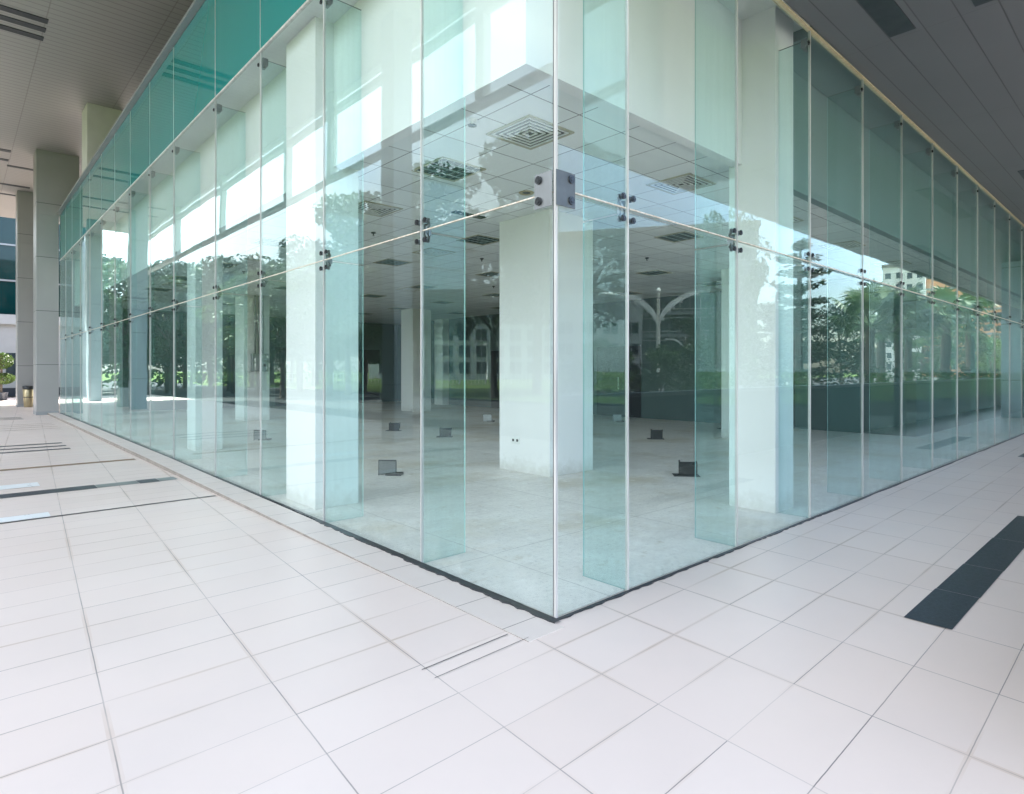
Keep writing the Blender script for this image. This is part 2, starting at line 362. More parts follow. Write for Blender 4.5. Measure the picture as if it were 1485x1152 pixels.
# kerb: rises gently away from the corner
m=MB(); prev=None
ys=[-.12,.5,1.2,2,3,4.5,6,9,14,23.5]
def kz(y): return .004+.06*min(1,max(0,(y-.8)/8))
for y0,y1 in zip(ys,ys[1:]):
    a,b=kz(y0),kz(y1); X0,X1=-.34,-.055
    m.quad((X0,y0,a),(X1,y0,a),(X1,y1,b),(X0,y1,b)); m.quad((X0,y0,-.02),(X0,y0,a),(X0,y1,b),(X0,y1,-.02),1); m.quad((X1,y0,-.02),(X1,y1,-.02),(X1,y1,b),(X1,y0,a))
m.quad((-.34,-.12,-.02),(-.055,-.12,-.02),(-.055,-.12,kz(-.12)),(-.34,-.12,kz(-.12)))
struct(m.build('kerb',[M['kerb'],M['kerbside']]))  # riser colour darkened to hold back the light on that side
# crumbling black sealant between kerb / paving and glass
m=MB(); pts=[]; y=-.05
rnd=random.Random(3)
while y<23.4:
    w=.055+rnd.uniform(-.012,.012) if y<3.2 else .028+rnd.uniform(-.008,.008)
    pts.append((y,-.012-w,.012+(kz(y) if y>.3 else 0)*.7)); y+=.045 if y<4 else .35
for (a,xa,za),(b,xb,zb) in zip(pts,pts[1:]): m.quad((xa,a,za),(-.0095,a,za),(-.0095,b,zb),(xb,b,zb)); m.quad((xa,a,0),(xa,a,za),(xb,b,zb),(xb,b,0))
x=-.06; pts=[]
while x<24: pts.append((x,-.012-.022-rnd.uniform(-.009,.009),.009)); x+=.05 if x<4 else .4
for (a,ya,za),(b,yb,zb) in zip(pts,pts[1:]): m.quad((a,ya,za),(b,yb,zb),(b,-.0095,zb),(a,-.0095,za)); m.quad((a,ya,0),(b,yb,0),(b,yb,zb),(a,ya,za))
struct(m.build('base_sealant',M['dark']))

# ------------------------------------------------------------------ glass facades
JZ=2.585                      # height of the horizontal joint
LY=[0,1.43,3.126,4.807,6.502,8.687,10.349,12.05,13.70,15.40,17.15,18.85,20.5,22.0,23.48]
RX=[0,.705,2.222,3.734,5.255,6.75,8.264,9.78,11.30,12.83,14.42,15.93,17.45,18.96,20.47,21.98,23.5]
LT,RT=5.27,4.95               # top of clear glass on either side
ST=6.86                       # top of the teal band
T=.006
facL=empty('glass_facade',(0,0,0),label='long glass wall with teal top band running left from the corner',cat='glass wall')
facR=empty('glass_facade',(0,0,0),label='glass wall under the grey soffit running right from the corner',cat='glass wall')
rp=random.Random(11)
def pane(par,left,a,b,z0,z1,mat='pane',name='pane',jit=.10):
    g=.006; w=(b-a)/2-g; h=(z1-z0)/2-g; c=(a+b)/2; m=MB()
    if left: m.box(-T,T,-w,w,-h,h); loc=(0,c,(z0+z1)/2)
    else: m.box(-w,w,-T,T,-h,h); loc=(c,0,(z0+z1)/2)
    o=m.build(name,M[mat],par,loc)
    o.rotation_euler=(0 if left else R(rp.uniform(-jit,jit)),R(rp.uniform(-jit,jit)) if left else 0,R(rp.uniform(-jit,jit)))
    return o
for i,(a,b) in enumerate(zip(LY,LY[1:])):
    a2=a+.02 if i==0 else a
    pane(facL,True,a2,b,.005,JZ); pane(facL,True,a2,b,JZ,LT)
    pane(facL,True,a2,b,LT+.03,ST,'spandrel','spandrel_pane',.05)
for i,(a,b) in enumerate(zip(RX,RX[1:])):
    a2=a+.02 if i==0 else a
    pane(facR,False,a2,b,.005,JZ); pane(facR,False,a2,b,JZ,RT)
# silicone joints: upright and level
def vjoint(par,left,c,z1,w=.005,mat='seal'):
    m=MB()
    if left: m.box(-.011,.011,c-w,c+w,.003,z1)
    else: m.box(c-w,c+w,-.011,.011,.003,z1)
    m.build('upright_joint',M[mat],par)
for y in LY[1:-1]: vjoint(facL,True,y,ST-.01)
for x in RX[1:-1]: vjoint(facR,False,x,RT)
m=MB(); m.box(-.0085,.0085,-.0085,.0085,.003,RT); m.build('corner_joint',M['seal'],facL)
m=MB(); m.box(-.0105,-.0088,.0087,.0125,.003,4.9); m.build('corner_seam',M['dark'],facL)
m=MB()
for a,b in zip(LY,LY[1:]): m.box(-.009,.009,a+.02,b-.02,JZ-.0045,JZ+.0045)
m.build('level_joint',M['seal_warm'],facL)
m=MB()
for a,b in zip(RX,RX[1:]): m.box(a+.02,b-.02,-.009,.009,JZ+.02-.0045,JZ+.02+.0045)
m.build('level_joint',M['seal_warm'],facR)
m=MB(); m.box(-.016,.016,.02,23.45,LT+.005,LT+.03); m.build('band_joint',M['seal'],facL)
m=MB(); m.box(-.10,.05,-.3,23.48,ST,ST+.05); m.box(-.06,.09,-.3,23.48,ST+.05,ST+.13,); m.build('top_rail',M['cap'],facL)
m=MB(); m.box(.0,24,-.025,.025,RT+.004,RT+.02); m.build('top_trim',M['gold'],facR)
# fins
def fin(par,left,c,z1,d=.42):
    m=MB(); t=.0075
    if left:
        m.box(.016,d,c-t,c+t,.006,JZ-.008,0,{'+x':1,'+z':1,'-z':1}); m.box(.016,d,c-t,c+t,JZ+.008,z1,0,{'+x':1,'-z':1,'+z':2})
    else:
        m.box(c-t,c+t,.016,d,.006,JZ-.008,0,{'+y':1,'+z':1,'-z':1}); m.box(c-t,c+t,.016,d,JZ+.008,z1,0,{'+y':1,'-z':1,'+z':2})
    m.build('fin',[M['fin'],M['edge'],M['dark']],par)
for y in LY[1:-1]: fin(facL,True,y,LT-.07)
for x in RX[1:-1]: fin(facR,False,x,RT-.08,.39)
# spider fittings: arms inside, bolt caps outside
arm=MB()
for sy in (-1,1):
    for sz in (-1,1):
        arm.tube([(.03,0,sz*.015),(.045,sy*.03,sz*.05),(.018,sy*.055,sz*.075)],[.016,.013,.011],8)
        arm.tube([(.010,sy*.055,sz*.075),(.024,sy*.055,sz*.075)],.022,10)
arm.box(.026,.05,-.012,.012,-.06,.06)
arm.box(.05,.075,-.018,.018,-.03,.03)
arm_me=arm.mesh('spider_arm',M['darksteel'])
bl=MB()
bl.tube([(-.018,0,0),(-.0065,0,0)],.022,14); bl.tube([(-.022,0,0),(-.018,0,0)],.012,10)
bolt_me=bl.mesh('bolt',M['bolt'])
tb=MB(); tb.box(.012,.075,-.028,.028,-.085,.0); tb.box(.02,.05,-.035,.035,-.12,-.09); tbr_me=tb.mesh('top_bracket',M['darksteel'])
def spider(par,left,c,z,top):
    rz=0 if left else math.pi/2
    o=link('spider_fitting',arm_me,par,((0,c,z) if left else (c,0,z))); o.rotation_euler=(0,0,rz)
    if not left: o.scale=(1,-1,1)
    for sy in (-1,1):
        for sz in (-1,1):
            b=link('bolt',bolt_me,o,(0,sy*.055,sz*.075))
    t=link('top_bracket',tbr_me,par,((0,c,top) if left else (c,0,top))); t.rotation_euler=(0,0,rz)
    b=link('bolt',bolt_me,t,(0,.05,-.07))
for y in LY[1:-1]: spider(facL,True,y,JZ,LT-.06)
for x in RX[1:-1]: spider(facR,False,x,JZ+.02,RT-.07)
# corner plates: pair of zinc plates, four bolts; second plate has shade in its colour
m=MB(); m.box(-.0185,-.0128,.016,.165,2.50,2.715); p1=m.build('corner_plate',M['plate'],facL,bevel=.001)
m=MB(); m.box(-.012,.155,-.0185,-.0128,2.50,2.715); p2=m.build('corner_plate',M['plate_shaded'],facL,bevel=.001)
for z in (2.545,2.675):
    b=link('bolt',bolt_me,p1,(-.012,.125,z)); b.scale=(1,1.15,1.15)
    b=link('bolt',bolt_me,p2,(.115,-.012,z)); b.rotation_euler=(0,0,math.pi/2); b.scale=(1,1.15,1.15)

# ------------------------------------------------------------------ building body
BX,BY,CZ=.40,.68,3.775
XE,YE=13.4,23.45
bld=empty('office_building',(6,12,0),label='pale office building behind the glass walls, empty ground floor hall',cat='building')
def part(mb,name,mat,par=bld,**k):
    o=mb.build(name,M[mat],par,(-par.location[0],-par.location[1],-par.location[2]),**k); return o
m=MB(); m.box(.03,60,.03,YE,5.32,5.6); part(m,'floor_slab','plaster')
m=MB(); m.box(BX,BX+.12,BY,YE-.02,CZ-.03,5.32); part(m,'bulkhead','white')
m=MB(); m.box(BX+.12,4.12,BY,BY+.12,CZ-.03,5.32); part(m,'bulkhead','white')
m=MB(); m.box(4.12,60,BY+.01,BY+.12,CZ-.03,5.32); part(m,'bulkhead','tealwall')  # this stretch is coloured darker than the white bulkhead
m=MB(); m.box(4.3,60,.04,BY,5.2,5.315); part(m,'soffit_strip','tealwall')  # dark strip under the slab, same colour as that stretch
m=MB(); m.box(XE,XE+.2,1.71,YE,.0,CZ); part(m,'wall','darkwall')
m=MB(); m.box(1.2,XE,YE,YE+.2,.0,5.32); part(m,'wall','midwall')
m=MB(); m.box(.55,60,.4,36,9.03,9.75); part(m,'roof','paving')  # unseen; extended along x to keep the sun off the right terrace
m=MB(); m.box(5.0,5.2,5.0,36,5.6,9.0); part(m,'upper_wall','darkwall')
m=MB(); m.box(1.2,60,.05,.25,5.62,9.0); part(m,'upper_wall','cap')
# doors and pilasters on the dim back wall
for y in (4.2,9.0,14.5):
    m=MB(); m.box(XE-.03,XE,y,y+1.8,.005,2.3); d=part(m,'door','slot'); m=MB(); m.box(XE-.07,XE-.03,y+.85,y+.88,.9,1.3); h=part(m,'handle','steel',bld); h.parent=d; h.location=(0,0,0)
m=MB(); m.box(XE-.35,XE,19.2,19.8,.004,CZ); part(m,'pilaster','white')
m=MB(); m.box(XE,60,1.5,1.7,.0,CZ); part(m,'added_partition','darkwall')  # added dark wall that keeps the lit room from showing behind the glass
for x in (4.0,7.4,10.2):
    m=MB(); m.box(x,x+2.2,YE-.04,YE,.005,2.5); d=part(m,'door','winglass')

# suspended ceiling
m=MB(); m.quad((BX+.12,BY+.12,CZ),(BX+.12,YE-.02,CZ),(24,YE-.02,CZ),(24,BY+.12,CZ)); m.quad((BX+.12,BY+.12,CZ+.03),(24,BY+.12,CZ+.03),(24,YE-.02,CZ+.03),(BX+.12,YE-.02,CZ+.03))
struct(m.build('ceiling',M['ceil']))

# columns
def column(x0,x1,y0,y1,z1,label,mat='colpaint',name='column',group='white columns inside the hall'):
    m=MB(); m.box(x0,x1,y0,y1,.004,z1); o=m.build(name,M[mat],None,bevel=.006)
    return tag(o,label,'column',group)
column(.185,.70,3.741,4.52,5.32,'white square column just behind the left glass, nearest the corner on that side')
column(3.658,4.10,.315,.835,5.32,'white square column just behind the right glass')
column(3.486,4.425,3.431,4.50,CZ,'broad white column in the hall behind the glass corner, socket low on its left face')
ec=column(3.70,4.45,16.3,17.1,CZ,'white column deep in the left hall carrying a grey electrical box')
column(9.7,10.5,16.4,17.2,CZ,'dim column at the back of the hall left of the broad column')
column(10.0,10.8,3.6,4.4,CZ,'interior column hidden behind the column by the right glass')
column(10.0,10.8,10.0,10.8,CZ,'interior column hidden behind the broad corner column')
column(.05,.90,18.05,19.0,9.0,'tall pale column rising above the teal glass band to the high soffit','sandplaster',group='tall columns')
column(.62,1.1,9.8,10.35,5.32,'slim column behind the left glass, second from the corner')

# socket on the broad column
so=empty('wall_socket',(3.486,4.13,.47),label='white twin wall socket low on the broad column',cat='socket')
m=MB(); m.box(-.012,-.001,-.085,.085,-.05,.05); m.build('plate',M['lampw'],so,bevel=.004)
m=MB()
for y in (-.045,.045): m.box(-.0145,-.0125,y-.02,y+.02,-.02,.015)
m.build('socket_hole',M['black'],so)
# electrical box and conduits on the deep column
eb=empty('electrical_box',(4.12,16.3,1.75),label='grey metal electrical box with conduits on a column in the left hall',cat='electrical box')
m=MB(); m.box(-.24,.24,-.18,-.002,-.27,.27); b=m.build('cabinet',M['grey'],eb,bevel=.01)
m=MB(); m.box(-.20,.20,-.195,-.182,-.22,.22); m.build('door',M['grey'],b)
m=MB(); m.box(.08,.16,-.202,-.1955,-.12,-.04); m.build('warning_plate',M['black'],b)
for x in (-.12,-.02,.10):
    m=MB(); m.tube([(x,-.06,.27),(x,-.06,CZ-1.76)],.028,8); m.build('conduit',M['grey'],eb)

# floor sockets (pop-up boxes left standing)
def floor_socket(x,y,rz,label,kind):
    r=empty('floor_socket',(x,y,.004),rz,label=label,cat='floor socket',group='pop-up sockets on the concrete floor')
    if kind=='dark':
        m=MB(); m.box(-.13,.13,-.05,-.035,0,.2); m.build('flap',M['black'],r,bevel=.004)
        m=MB(); m.box(-.12,.12,.0,.012,0,.17); m.box(-.02,.02,-.035,.0,0,.16); m.build('socket_plate',M['dark'],r)
        m=MB(); m.box(-.2,.16,-.12,.12,0,.006); m.build('base',M['slot'],r)
        m=MB(); m.tube([(.12,.04,.05),(.13,.04,.2)],.012,6); m.tube([(-.10,.04,.05),(-.11,.04,.21)],.012,6); m.build('cable_end',M['black'],r)
    else:
        m=MB(); m.box(-.12,.12,-.006,.006,.01,.21); m.build('flap',M['plate'],r)
        m=MB(); m.box(-.13,-.12,-.01,.01,0,.22); m.box(.12,.13,-.01,.01,0,.22); m.box(-.12,.12,-.01,.01,.205,.222); m.build('frame',M['dark'],r)
        m=MB(); m.box(-.02,.2,-.05,.14,0,.03); m.build('base',M['black'],r)
    return r
A=R(-42)
for x,y,k,l in ((1.894,5.112,'clear','metal flap socket on the concrete nearest the left glass, between column and joint'),
 (5.442,10.72,'dark','dark standing floor socket beyond the first column, left of the second glass joint'),
 (5.535,8.697,'dark','dark standing floor socket right of the second glass joint from the corner'),
 (8.892,11.207,'clear','pale upright socket plate just left of the broad column'),
 (2.176,10.833,'clear','thin socket frame left of the first column behind the left glass'),
 (2.15,14.9,'clear','leaning socket plate below the electrical box column'),
 (2.732,17.854,'dark','farthest floor socket, by the foot of the deep left column'),
 (11.707,8.639,'clear','pale upright socket plate right of the broad column'),
 (8.711,5.231,'dark','broad dark floor socket between the broad column and right glass column'),
 (12.065,5.417,'dark','dark floor socket half hidden by the right glass column'),
 (5.066,2.219,'dark','nearest dark floor socket, left of the right glass column')):
    floor_socket(x,y,A+random.uniform(-.15,.15),l,k)

# ceiling fixtures
lt=MB(); s=.3
lt.box(-s,s,-s,-s+.025,-.012,.0); lt.box(-s,s,s-.025,s,-.012,.0); lt.box(-s,-s+.025,-s+.025,s-.025,-.012,.0); lt.box(s-.025,s,-s+.025,s-.025,-.012,.0)
lf_me=lt.mesh('frame',M['tanframe'])
lt=MB()
for k in range(1,4): lt.box(-s+.026,s-.026,-s+.15*k-.014,-s+.15*k+.014,-.006,-.001)
for k in range(1,6): lt.box(-s+.1*k-.005,-s+.1*k+.005,-s+.026,s-.026,-.0045,-.0015)
lv_me=lt.mesh('louvre',M['louvre'])
lt=MB(); lt.box(-s+.026,s-.026,-s+.026,s-.026,-.001,-.0005); lb_me=lt.mesh('backing',M['troffer'])
lt=MB()
for k in range(5):
    a=.262-.052*k; b=a-.013
    lt.box(-a,a,-a,-b,-.012,-.001); lt.box(-a,a,b,a,-.012,-.001); lt.box(-a,-b,-b,b,-.012,-.001); lt.box(b,a,-b,b,-.012,-.001)
dv_me=lt.mesh('vane',M['lampw'])
lt=MB(); lt.box(-.27,.27,-.27,.27,-.0009,-.0004); db_me=lt.mesh('backing',M['black'])
lgrid=[]
def light(x,y,label):
    r=empty('ceiling_light',(x,y,CZ-.001),label=label,cat='ceiling light',group='unlit louvred ceiling lights')
    link('frame',lf_me,r); link('louvre',lv_me,r); link('backing',lb_me,r)
def diffuser(x,y,label):
    r=empty('air_diffuser',(x,y,CZ-.001),label=label,cat='air vent',group='square ceiling air diffusers')
    link('frame',lf_me,r); link('vane',dv_me,r); link('backing',db_me,r)
light(1.44,3.03,'nearest louvred ceiling light, left of the corner joint')
light(4.06,5.66,'louvred ceiling light just left of the broad column top')
light(6.40,3.2,'louvred ceiling light right of the broad column')
light(4.1,8.6,'louvred ceiling light above the second glass joint on the left')
light(1.5,8.3,'louvred ceiling light near the first left column')
light(6.7,8.4,'louvred ceiling light, second row, beside the broad column')
for i,(x,y) in enumerate([(x,y) for y in (11.3,14.0,16.7,19.4) for x in (1.5,4.1,6.7,9.3,11.9)]+[(9.3,5.7),(9.3,8.4),(11.9,3.1),(11.9,8.4),(9.3,3.1),(11.9,5.7)]):
    light(x,y,'small distant louvred light in the deep rows of the hall ceiling')
diffuser(1.38,1.65,'large square air diffuser in the ceiling right at the glass corner')
diffuser(3.85,1.56,'square air diffuser above the right side of the hall, near the bulkhead')
diffuser(1.66,5.1,'square air diffuser beside the first left column')
diffuser(6.5,1.6,'square air diffuser along the right bulkhead beyond the glass column')
for x,y in ((9.2,1.6),(12,1.6)): diffuser(x,y,'far square air diffuser along the right bulkhead')
for x,y in ((1.66,10.0),(1.66,15.3),(1.66,20.6)): diffuser(x,y,'far square air diffuser along the left bulkhead')
for x,y in ((4.1,7.1),(6.7,5.7),(6.7,11.9),(9.3,10),(4.1,12.6)): diffuser(x,y,'square air diffuser in the middle of the hall ceiling')
def ceil_dot(name,x,y,label,cat):
    r=empty(name,(x,y,CZ),label=label,cat=cat)
    return r
r=ceil_dot('sprinkler',.78,1.78,'small sprinkler head hanging near the bulkhead corner','sprinkler')
m=MB(); m.lathe([(.001,-.002),(.045,-.002),(.045,-.012),(.03,-.02),(.012,-.024),(.012,-.05)],n=16); m.build('cup',M['lampw'],r)
m=MB(); m.lathe([(.001,-.05),(.04,-.052),(.04,-.058),(.001,-.06)],n=12); m.build('deflector',M['tealglass'],r)
r=ceil_dot('downlight',2.71,3.09,'round brass downlight in the ceiling by the corner plate','downlight')
m=MB(); m.lathe([(.055,-.004),(.09,-.012),(.10,-.001)],n=20); m.build('ring',M['brass'],r)
m=MB(); m.lathe([(.001,-.003),(.055,-.004)],n=20); m.build('lamp_glass',M['slot'],r)
r=ceil_dot('ceiling_panel_vent',2.85,4.45,'narrow dark access vent in the ceiling left of the broad column','vent')
m=MB(); m.box(-.28,.28,-.07,.07,-.008,-.001); m.build('frame',M['tealglass'],r)
for i,(x,y) in enumerate(((2.4,6.4),(5.2,7.0),(7.6,4.7),(2.2,11.9),(8.,9.9))):
    r=empty('smoke_detector',(x,y,CZ),label='small ceiling sprinkler drop deep in the hall',cat='sprinkler',group='sprinkler drops in the hall ceiling')
    m=MB(); m.lathe([(.001,-.001),(.04,-.001),(.035,-.02),(.012,-.025),(.010,-.055),(.02,-.058),(.001,-.06)],n=12); m.build('head',M['dark'],r)

# ------------------------------------------------------------------ canopies
can=empty('canopy',(-2,15,0),label='high canopy with beige ribbed soffit over the left terrace',cat='canopy')
m=MB(); m.box(-5.0,4.98,-5.0,36.2,9.0,9.02); part(m,'soffit','ribs',can)
m=MB(); m.box(-5.12,.52,-5.1,36.3,9.02,9.7); part(m,'roof_slab','paving',can)
m=MB(); m.box(-5.14,-5.0,-5.1,36.3,8.92,9.02); part(m,'fascia','plaster',can)
def slots(rects):
    for x0,x1,y0,y1 in rects:
        m=MB(); m.box(x0,x1,y0,y1,8.985,9.0); part(m,'soffit_slot','slot',can)
slots([(-2.6,-1.2,y,y+.22) for y in (13.75,14.2,14.67)]+[(-2.6,-1.26,y,y+.25) for y in (24.3,25.5)]+[(-1.27,1.0,26.25,26.45)]+[(-4.6,-.4,y,y+.2) for y in (29.2,31.0)]+[(-2.6,-1.2,y,y+.22) for y in (3.1,3.55,4.0)])
for y in (6.6,12.95,16.1,22.3,28.5):
    m=MB(); m.box(-4.98,-4.80,y-.12,y+.12,6.75,9.0); part(m,'post','winframe',can)
m=MB(); m.box(-4.95,-4.79,-4,36,8.40,8.56); part(m,'beam','winframe',can)
m=MB(); m.box(-4.96,-4.78,-4,36,6.62,6.74); part(m,'beam','winframe',can)
canR=empty('canopy',(12,-2,0),label='low grey panelled canopy over the right terrace',cat='canopy')
m=MB(); m.box(.2,60,-3.85,-.026,4.98,5.0); part(m,'soffit','soffit',canR)
m=MB(); m.box(.15,60.1,-3.95,-.02,5.0,5.5); part(m,'roof_slab','cap',canR)  # far end extended out of view to block the sun
for x0,x1,y0,y1 in ((1.3,4.52,-.73,-.50),(1.0,4.51,-1.62,-1.22),(7.6,10.9,-2.6,-2.3),(11.0,14.3,-.92,-.62),(17,20.3,-2.6,-2.3)):
    m=MB(); m.box(x0,x1,y0,y1,4.972,4.98); part(m,'soffit_slot','slot',canR)
# columns carrying the canopies
column(-4.50,-4.05,8.45,8.95,9.0,'dark square canopy column mirrored left of the second glass joint','stonecol',group='canopy columns on the terrace')
for x,y,l in ((-2.67,24.9,'blue grey canopy column mirrored in the far left glass, widest of the three'),(-2.47,33.8,'blue grey canopy column mirrored in the far left glass, middle of the three'),(-3.0,40.5,'blue grey canopy column mirrored at the far end of the left glass')):
    column(x-.3,x+.3,y,y+.6,9.0,l,'stonecol',group='canopy columns on the terrace')
column(22.2,22.75,-1.35,-.85,4.98,'dark column standing at the far end of the right terrace','stonecol')
# clad piers at the far end of the left glass
def pier(x0,x1,y0,y1,z1,label):
    r=empty('pier',((x0+x1)/2,y0,0),label=label,cat='pier',group='grey clad piers at the end of the glass')
    m=MB(); m.box(x0,min(x1,-.03),y0,y1,0,6.8); m.box(x0,x1,y0-.002,y1+.002,6.8,z1); part(m,'cladding','pier',r,bevel=.01)
    m=MB(); m.box(x0-.004,min(x1,-.03)+.004,y0-.004,y1+.004,0.001,.12); part(m,'base_plinth','cap',r)
pier(-.65,.55,23.5,24.5,9.0,'grey clad pier where the left glass wall ends, nearer of two')
pier(-.76,.40,30.0,30.9,9.0,'grey clad pier behind the litter bin, farther of two')
# litter bin
r=empty('litter_bin',(-.43,29.55,0),label='gold litter bin with dark top at the foot of the far pier',cat='bin')
m=MB(); m.lathe([(.001,.0),(.13,.0),(.15,.03),(.19,.72),(.185,.73),(.001,.73)],n=24); m.build('body',M['brass'],r)
m=MB(); m.lathe([(.19,.735),(.2,.76),(.2,.86),(.17,.88),(.15,.82),(.001,.82)],n=24); m.build('ash_lid',M['dark'],r)
m=MB(); m.lathe([(.172,.40),(.178,.40),(.178,.43),(.172,.43)],n=24); m.build('band',M['dark'],r)

# ------------------------------------------------------------------ plants
def leaf_cloud(mb,c,r,n,size,rnd,flat=0.,mi=0,shell=.55):
    """n leaf sized faces spread through an uneven ellipsoid"""
    for _ in range(n):
        while True:
            p=Vector((rnd.uniform(-1,1),rnd.uniform(-1,1),rnd.uniform(-1,1)))
            if .05<p.length<1: break
        p=p.normalized()*(p.length**(1-shell))
        q=Vector((c[0]+p.x*r[0],c[1]+p.y*r[1],c[2]+p.z*r[2]))
        a=Vector((rnd.gauss(0,1),rnd.gauss(0,1),rnd.gauss(0,1)*(1-flat))).normalized()
        b=a.cross(Vector((rnd.gauss(0,1),rnd.gauss(0,1),rnd.gauss(0,1)))).normalized()
        s=size*rnd.uniform(.6,1.3)
        mb.poly([q-a*s,q-b*s*.45,q+a*s,q+b*s*.45],mi)
def broad_tree(seed,h,cw,leaf='leaf',n=5200,trunk=.18,crown0=.35,size=.15,clumps=26):
    rnd=random.Random(seed); t=MB(); cr=MB()
    top=Vector((rnd.uniform(-.3,.3),rnd.uniform(-.3,.3),h*.72))
    t.tube([(0,0,-.2),(0,0,.15),(.05,.02,h*crown0),tuple(top)],[trunk*1.35,trunk,trunk*.75,trunk*.22],9)
    cl=[]
    for k in range(clumps):
        an=rnd.uniform(0,6.28); zz=rnd.uniform(crown0,1.)
        prof=math.sin(math.pi*min(1,max(.06,(zz-crown0*.8)/(1.02-crown0*.8))))**.6
        rr=cw*prof*rnd.uniform(.35,1.)
        p=Vector((math.cos(an)*rr,math.sin(an)*rr,h*zz-.1)); cl.append(p)
        if k%2==0:
            st=Vector((.05,.02,h*rnd.uniform(crown0*.9,.6)))
            t.tube([tuple(st),tuple(st.lerp(p,.5)+Vector((0,0,.1*h*.3))),tuple(p)],[trunk*.4,trunk*.24,trunk*.07],6)
    for p in cl:
        q=rnd.uniform(.55,1.2)*cw*.36
        leaf_cloud(cr,p,(q,q,q*.62),n//clumps,size,rnd,.3)
    return t.mesh('trunk',M['bark']),cr.mesh('crown',M[leaf])
def conifer(seed,h,w,n=5200):
    rnd=random.Random(seed); t=MB(); cr=MB()
    t.tube([(0,0,-.2),(0,0,h*.5),(0.05,0,h)],[.2,.13,.03],8)
    tiers=11
    for i in range(tiers):
        z=h*(.14+.85*i/(tiers-1)); R_=w*(1-.82*i/(tiers-1))*rnd.uniform(.7,1.1)
        for k in range(6):
            an=rnd.uniform(0,6.28); L=R_*rnd.uniform(.6,1.15)
            e=Vector((math.cos(an)*L,math.sin(an)*L,z+L*rnd.uniform(-.04,.18)))
            t.tube([(0,0,z-.1),tuple(e)],[.045,.012],5)
            for j in range(4):
                f=.3+.23*j; c=Vector((0,0,z-.1)).lerp(e,f)
                leaf_cloud(cr,c,(L*.22+.12,L*.22+.12,.11),n//(tiers*24),.10,rnd,.75)
    return t.mesh('trunk',M['bark']),cr.mesh('crown',M['leafd'])
def fan_palm(seed,h,n=22):
    rnd=random.Random(seed); t=MB(); cr=MB()
    t.tube([(0,0,-.2),(.04,0,h*.5),(.02,.03,h)],[.16,.12,.11],9)
    for k in range(n):
        an=rnd.uniform(0,6.28); el=rnd.uniform(-.45,1.25); L=rnd.uniform(.55,.95)
        d=Vector((math.cos(an)*math.cos(el),math.sin(an)*math.cos(el),math.sin(el)))
        b=Vector((.02,.03,h))+d*L; cr.tube([(.02,.03,h),tuple(b)],[.018,.01],4)
        side=d.cross(Vector((0,0,1))).normalized(); up=side.cross(d)
        for j in range(19):
            a=R(-118+236*j/18); dd=(d*math.cos(a)+side*math.sin(a)); ln=rnd.uniform(.55,.75)*(1-.15*abs(a)/2)
            m1=b+dd*ln*.55+up*.04; e=b+dd*ln+Vector((0,0,-.12-.05*abs(a)))
            w=side*math.cos(a)-d*math.sin(a)
            cr.quad(b,m1+w*.035,e,m1-w*.035)
    return t.mesh('trunk',M['bark']),cr.mesh('fronds',M['palm'])
def place(name,meshes,loc,sc_,rz,label,cat,group):
    r=empty(name,loc,rz,label=label,cat=cat,group=group); r.scale=(sc_,)*3 if not hasattr(sc_,'__len__') else sc_
    for me in meshes: link(me.name.split('.')[0],me,r)
    return r
BT=[broad_tree(s,8.,3.0) for s in (1,2,3)]
LTREE=broad_tree(5,8.,3.1,'leafl')
DT=broad_tree(8,9.,3.4,'leafd')
SH=broad_tree(21,3.,1.9,'leaf',3600,.07,.12,.10,22)
PA=[fan_palm(s,2.6) for s in (1,2)]
CO=conifer(4,6.2,2.6)
# right side, beyond the parapet (seen mirrored in the right glass)
GR='garden trees mirrored in the right glass'
place('conifer',CO,(23.2,-8.2,-.14),1.12,.4,'dark layered conifer mirrored right of the right glass column','conifer',GR)
place('conifer',CO,(26.4,-9.6,-.14),.86,2.,'smaller layered conifer mirrored behind the white street lamp','conifer',GR)
place('tree',BT[0],(15.3,-7.0,-.14),(.36,.36,.84),.3,'leafy tree mirrored at the top left of the right glass column','tree',GR)
for i,(px,py,s,l) in enumerate(((14.6,-11.4,.8,'left of the white lamp'),(16.3,-10.2,.78,'at the foot of the white lamp'),(17.6,-8.9,.85,'right of the white lamp'),(20.5,-10.5,.9,'below the conifer'),(12.2,-12.5,.75,'nearest the glass corner'))):
    place('shrub',SH,(px,py,-.14),s,i*1.3,'rounded green shrub mirrored in the right glass, '+l,'shrub','rounded shrubs beyond the parapet')
for i,(px,py,s,l) in enumerate(((21.8,-5.1,1.25,'nearest'),(25.6,-5.2,1.42,'second nearest'),(28.9,-5.6,1.32,'third along'),(33.5,-5.3,1.56,'fourth along'),(39.4,-5.4,1.65,'farthest'),(31.0,-7.4,1.59,'set behind the third'))):
    place('fan_palm',PA[i%2],(px,py,-.14),s,i*2.1,'fan palm behind the hedge mirrored in the right glass, '+l,'palm','fan palms behind the hedge')
for i,(px,py,s,me) in enumerate(((36,-10,.55,DT),(43,-8.6,.58,BT[1]),(50,-8.8,.65,DT),(58,-9,.58,BT[2]),(66,-9,.58,LTREE),(46,-14.5,.75,DT),(76,-11,.6,BT[0]),(30,-12.5,.6,DT),(90,-12,.7,DT))):
    place('tree',me,(px,py,-.14),s,i*1.7,'lit roadside tree mirrored far along the right glass','tree','roadside trees mirrored in the right glass')
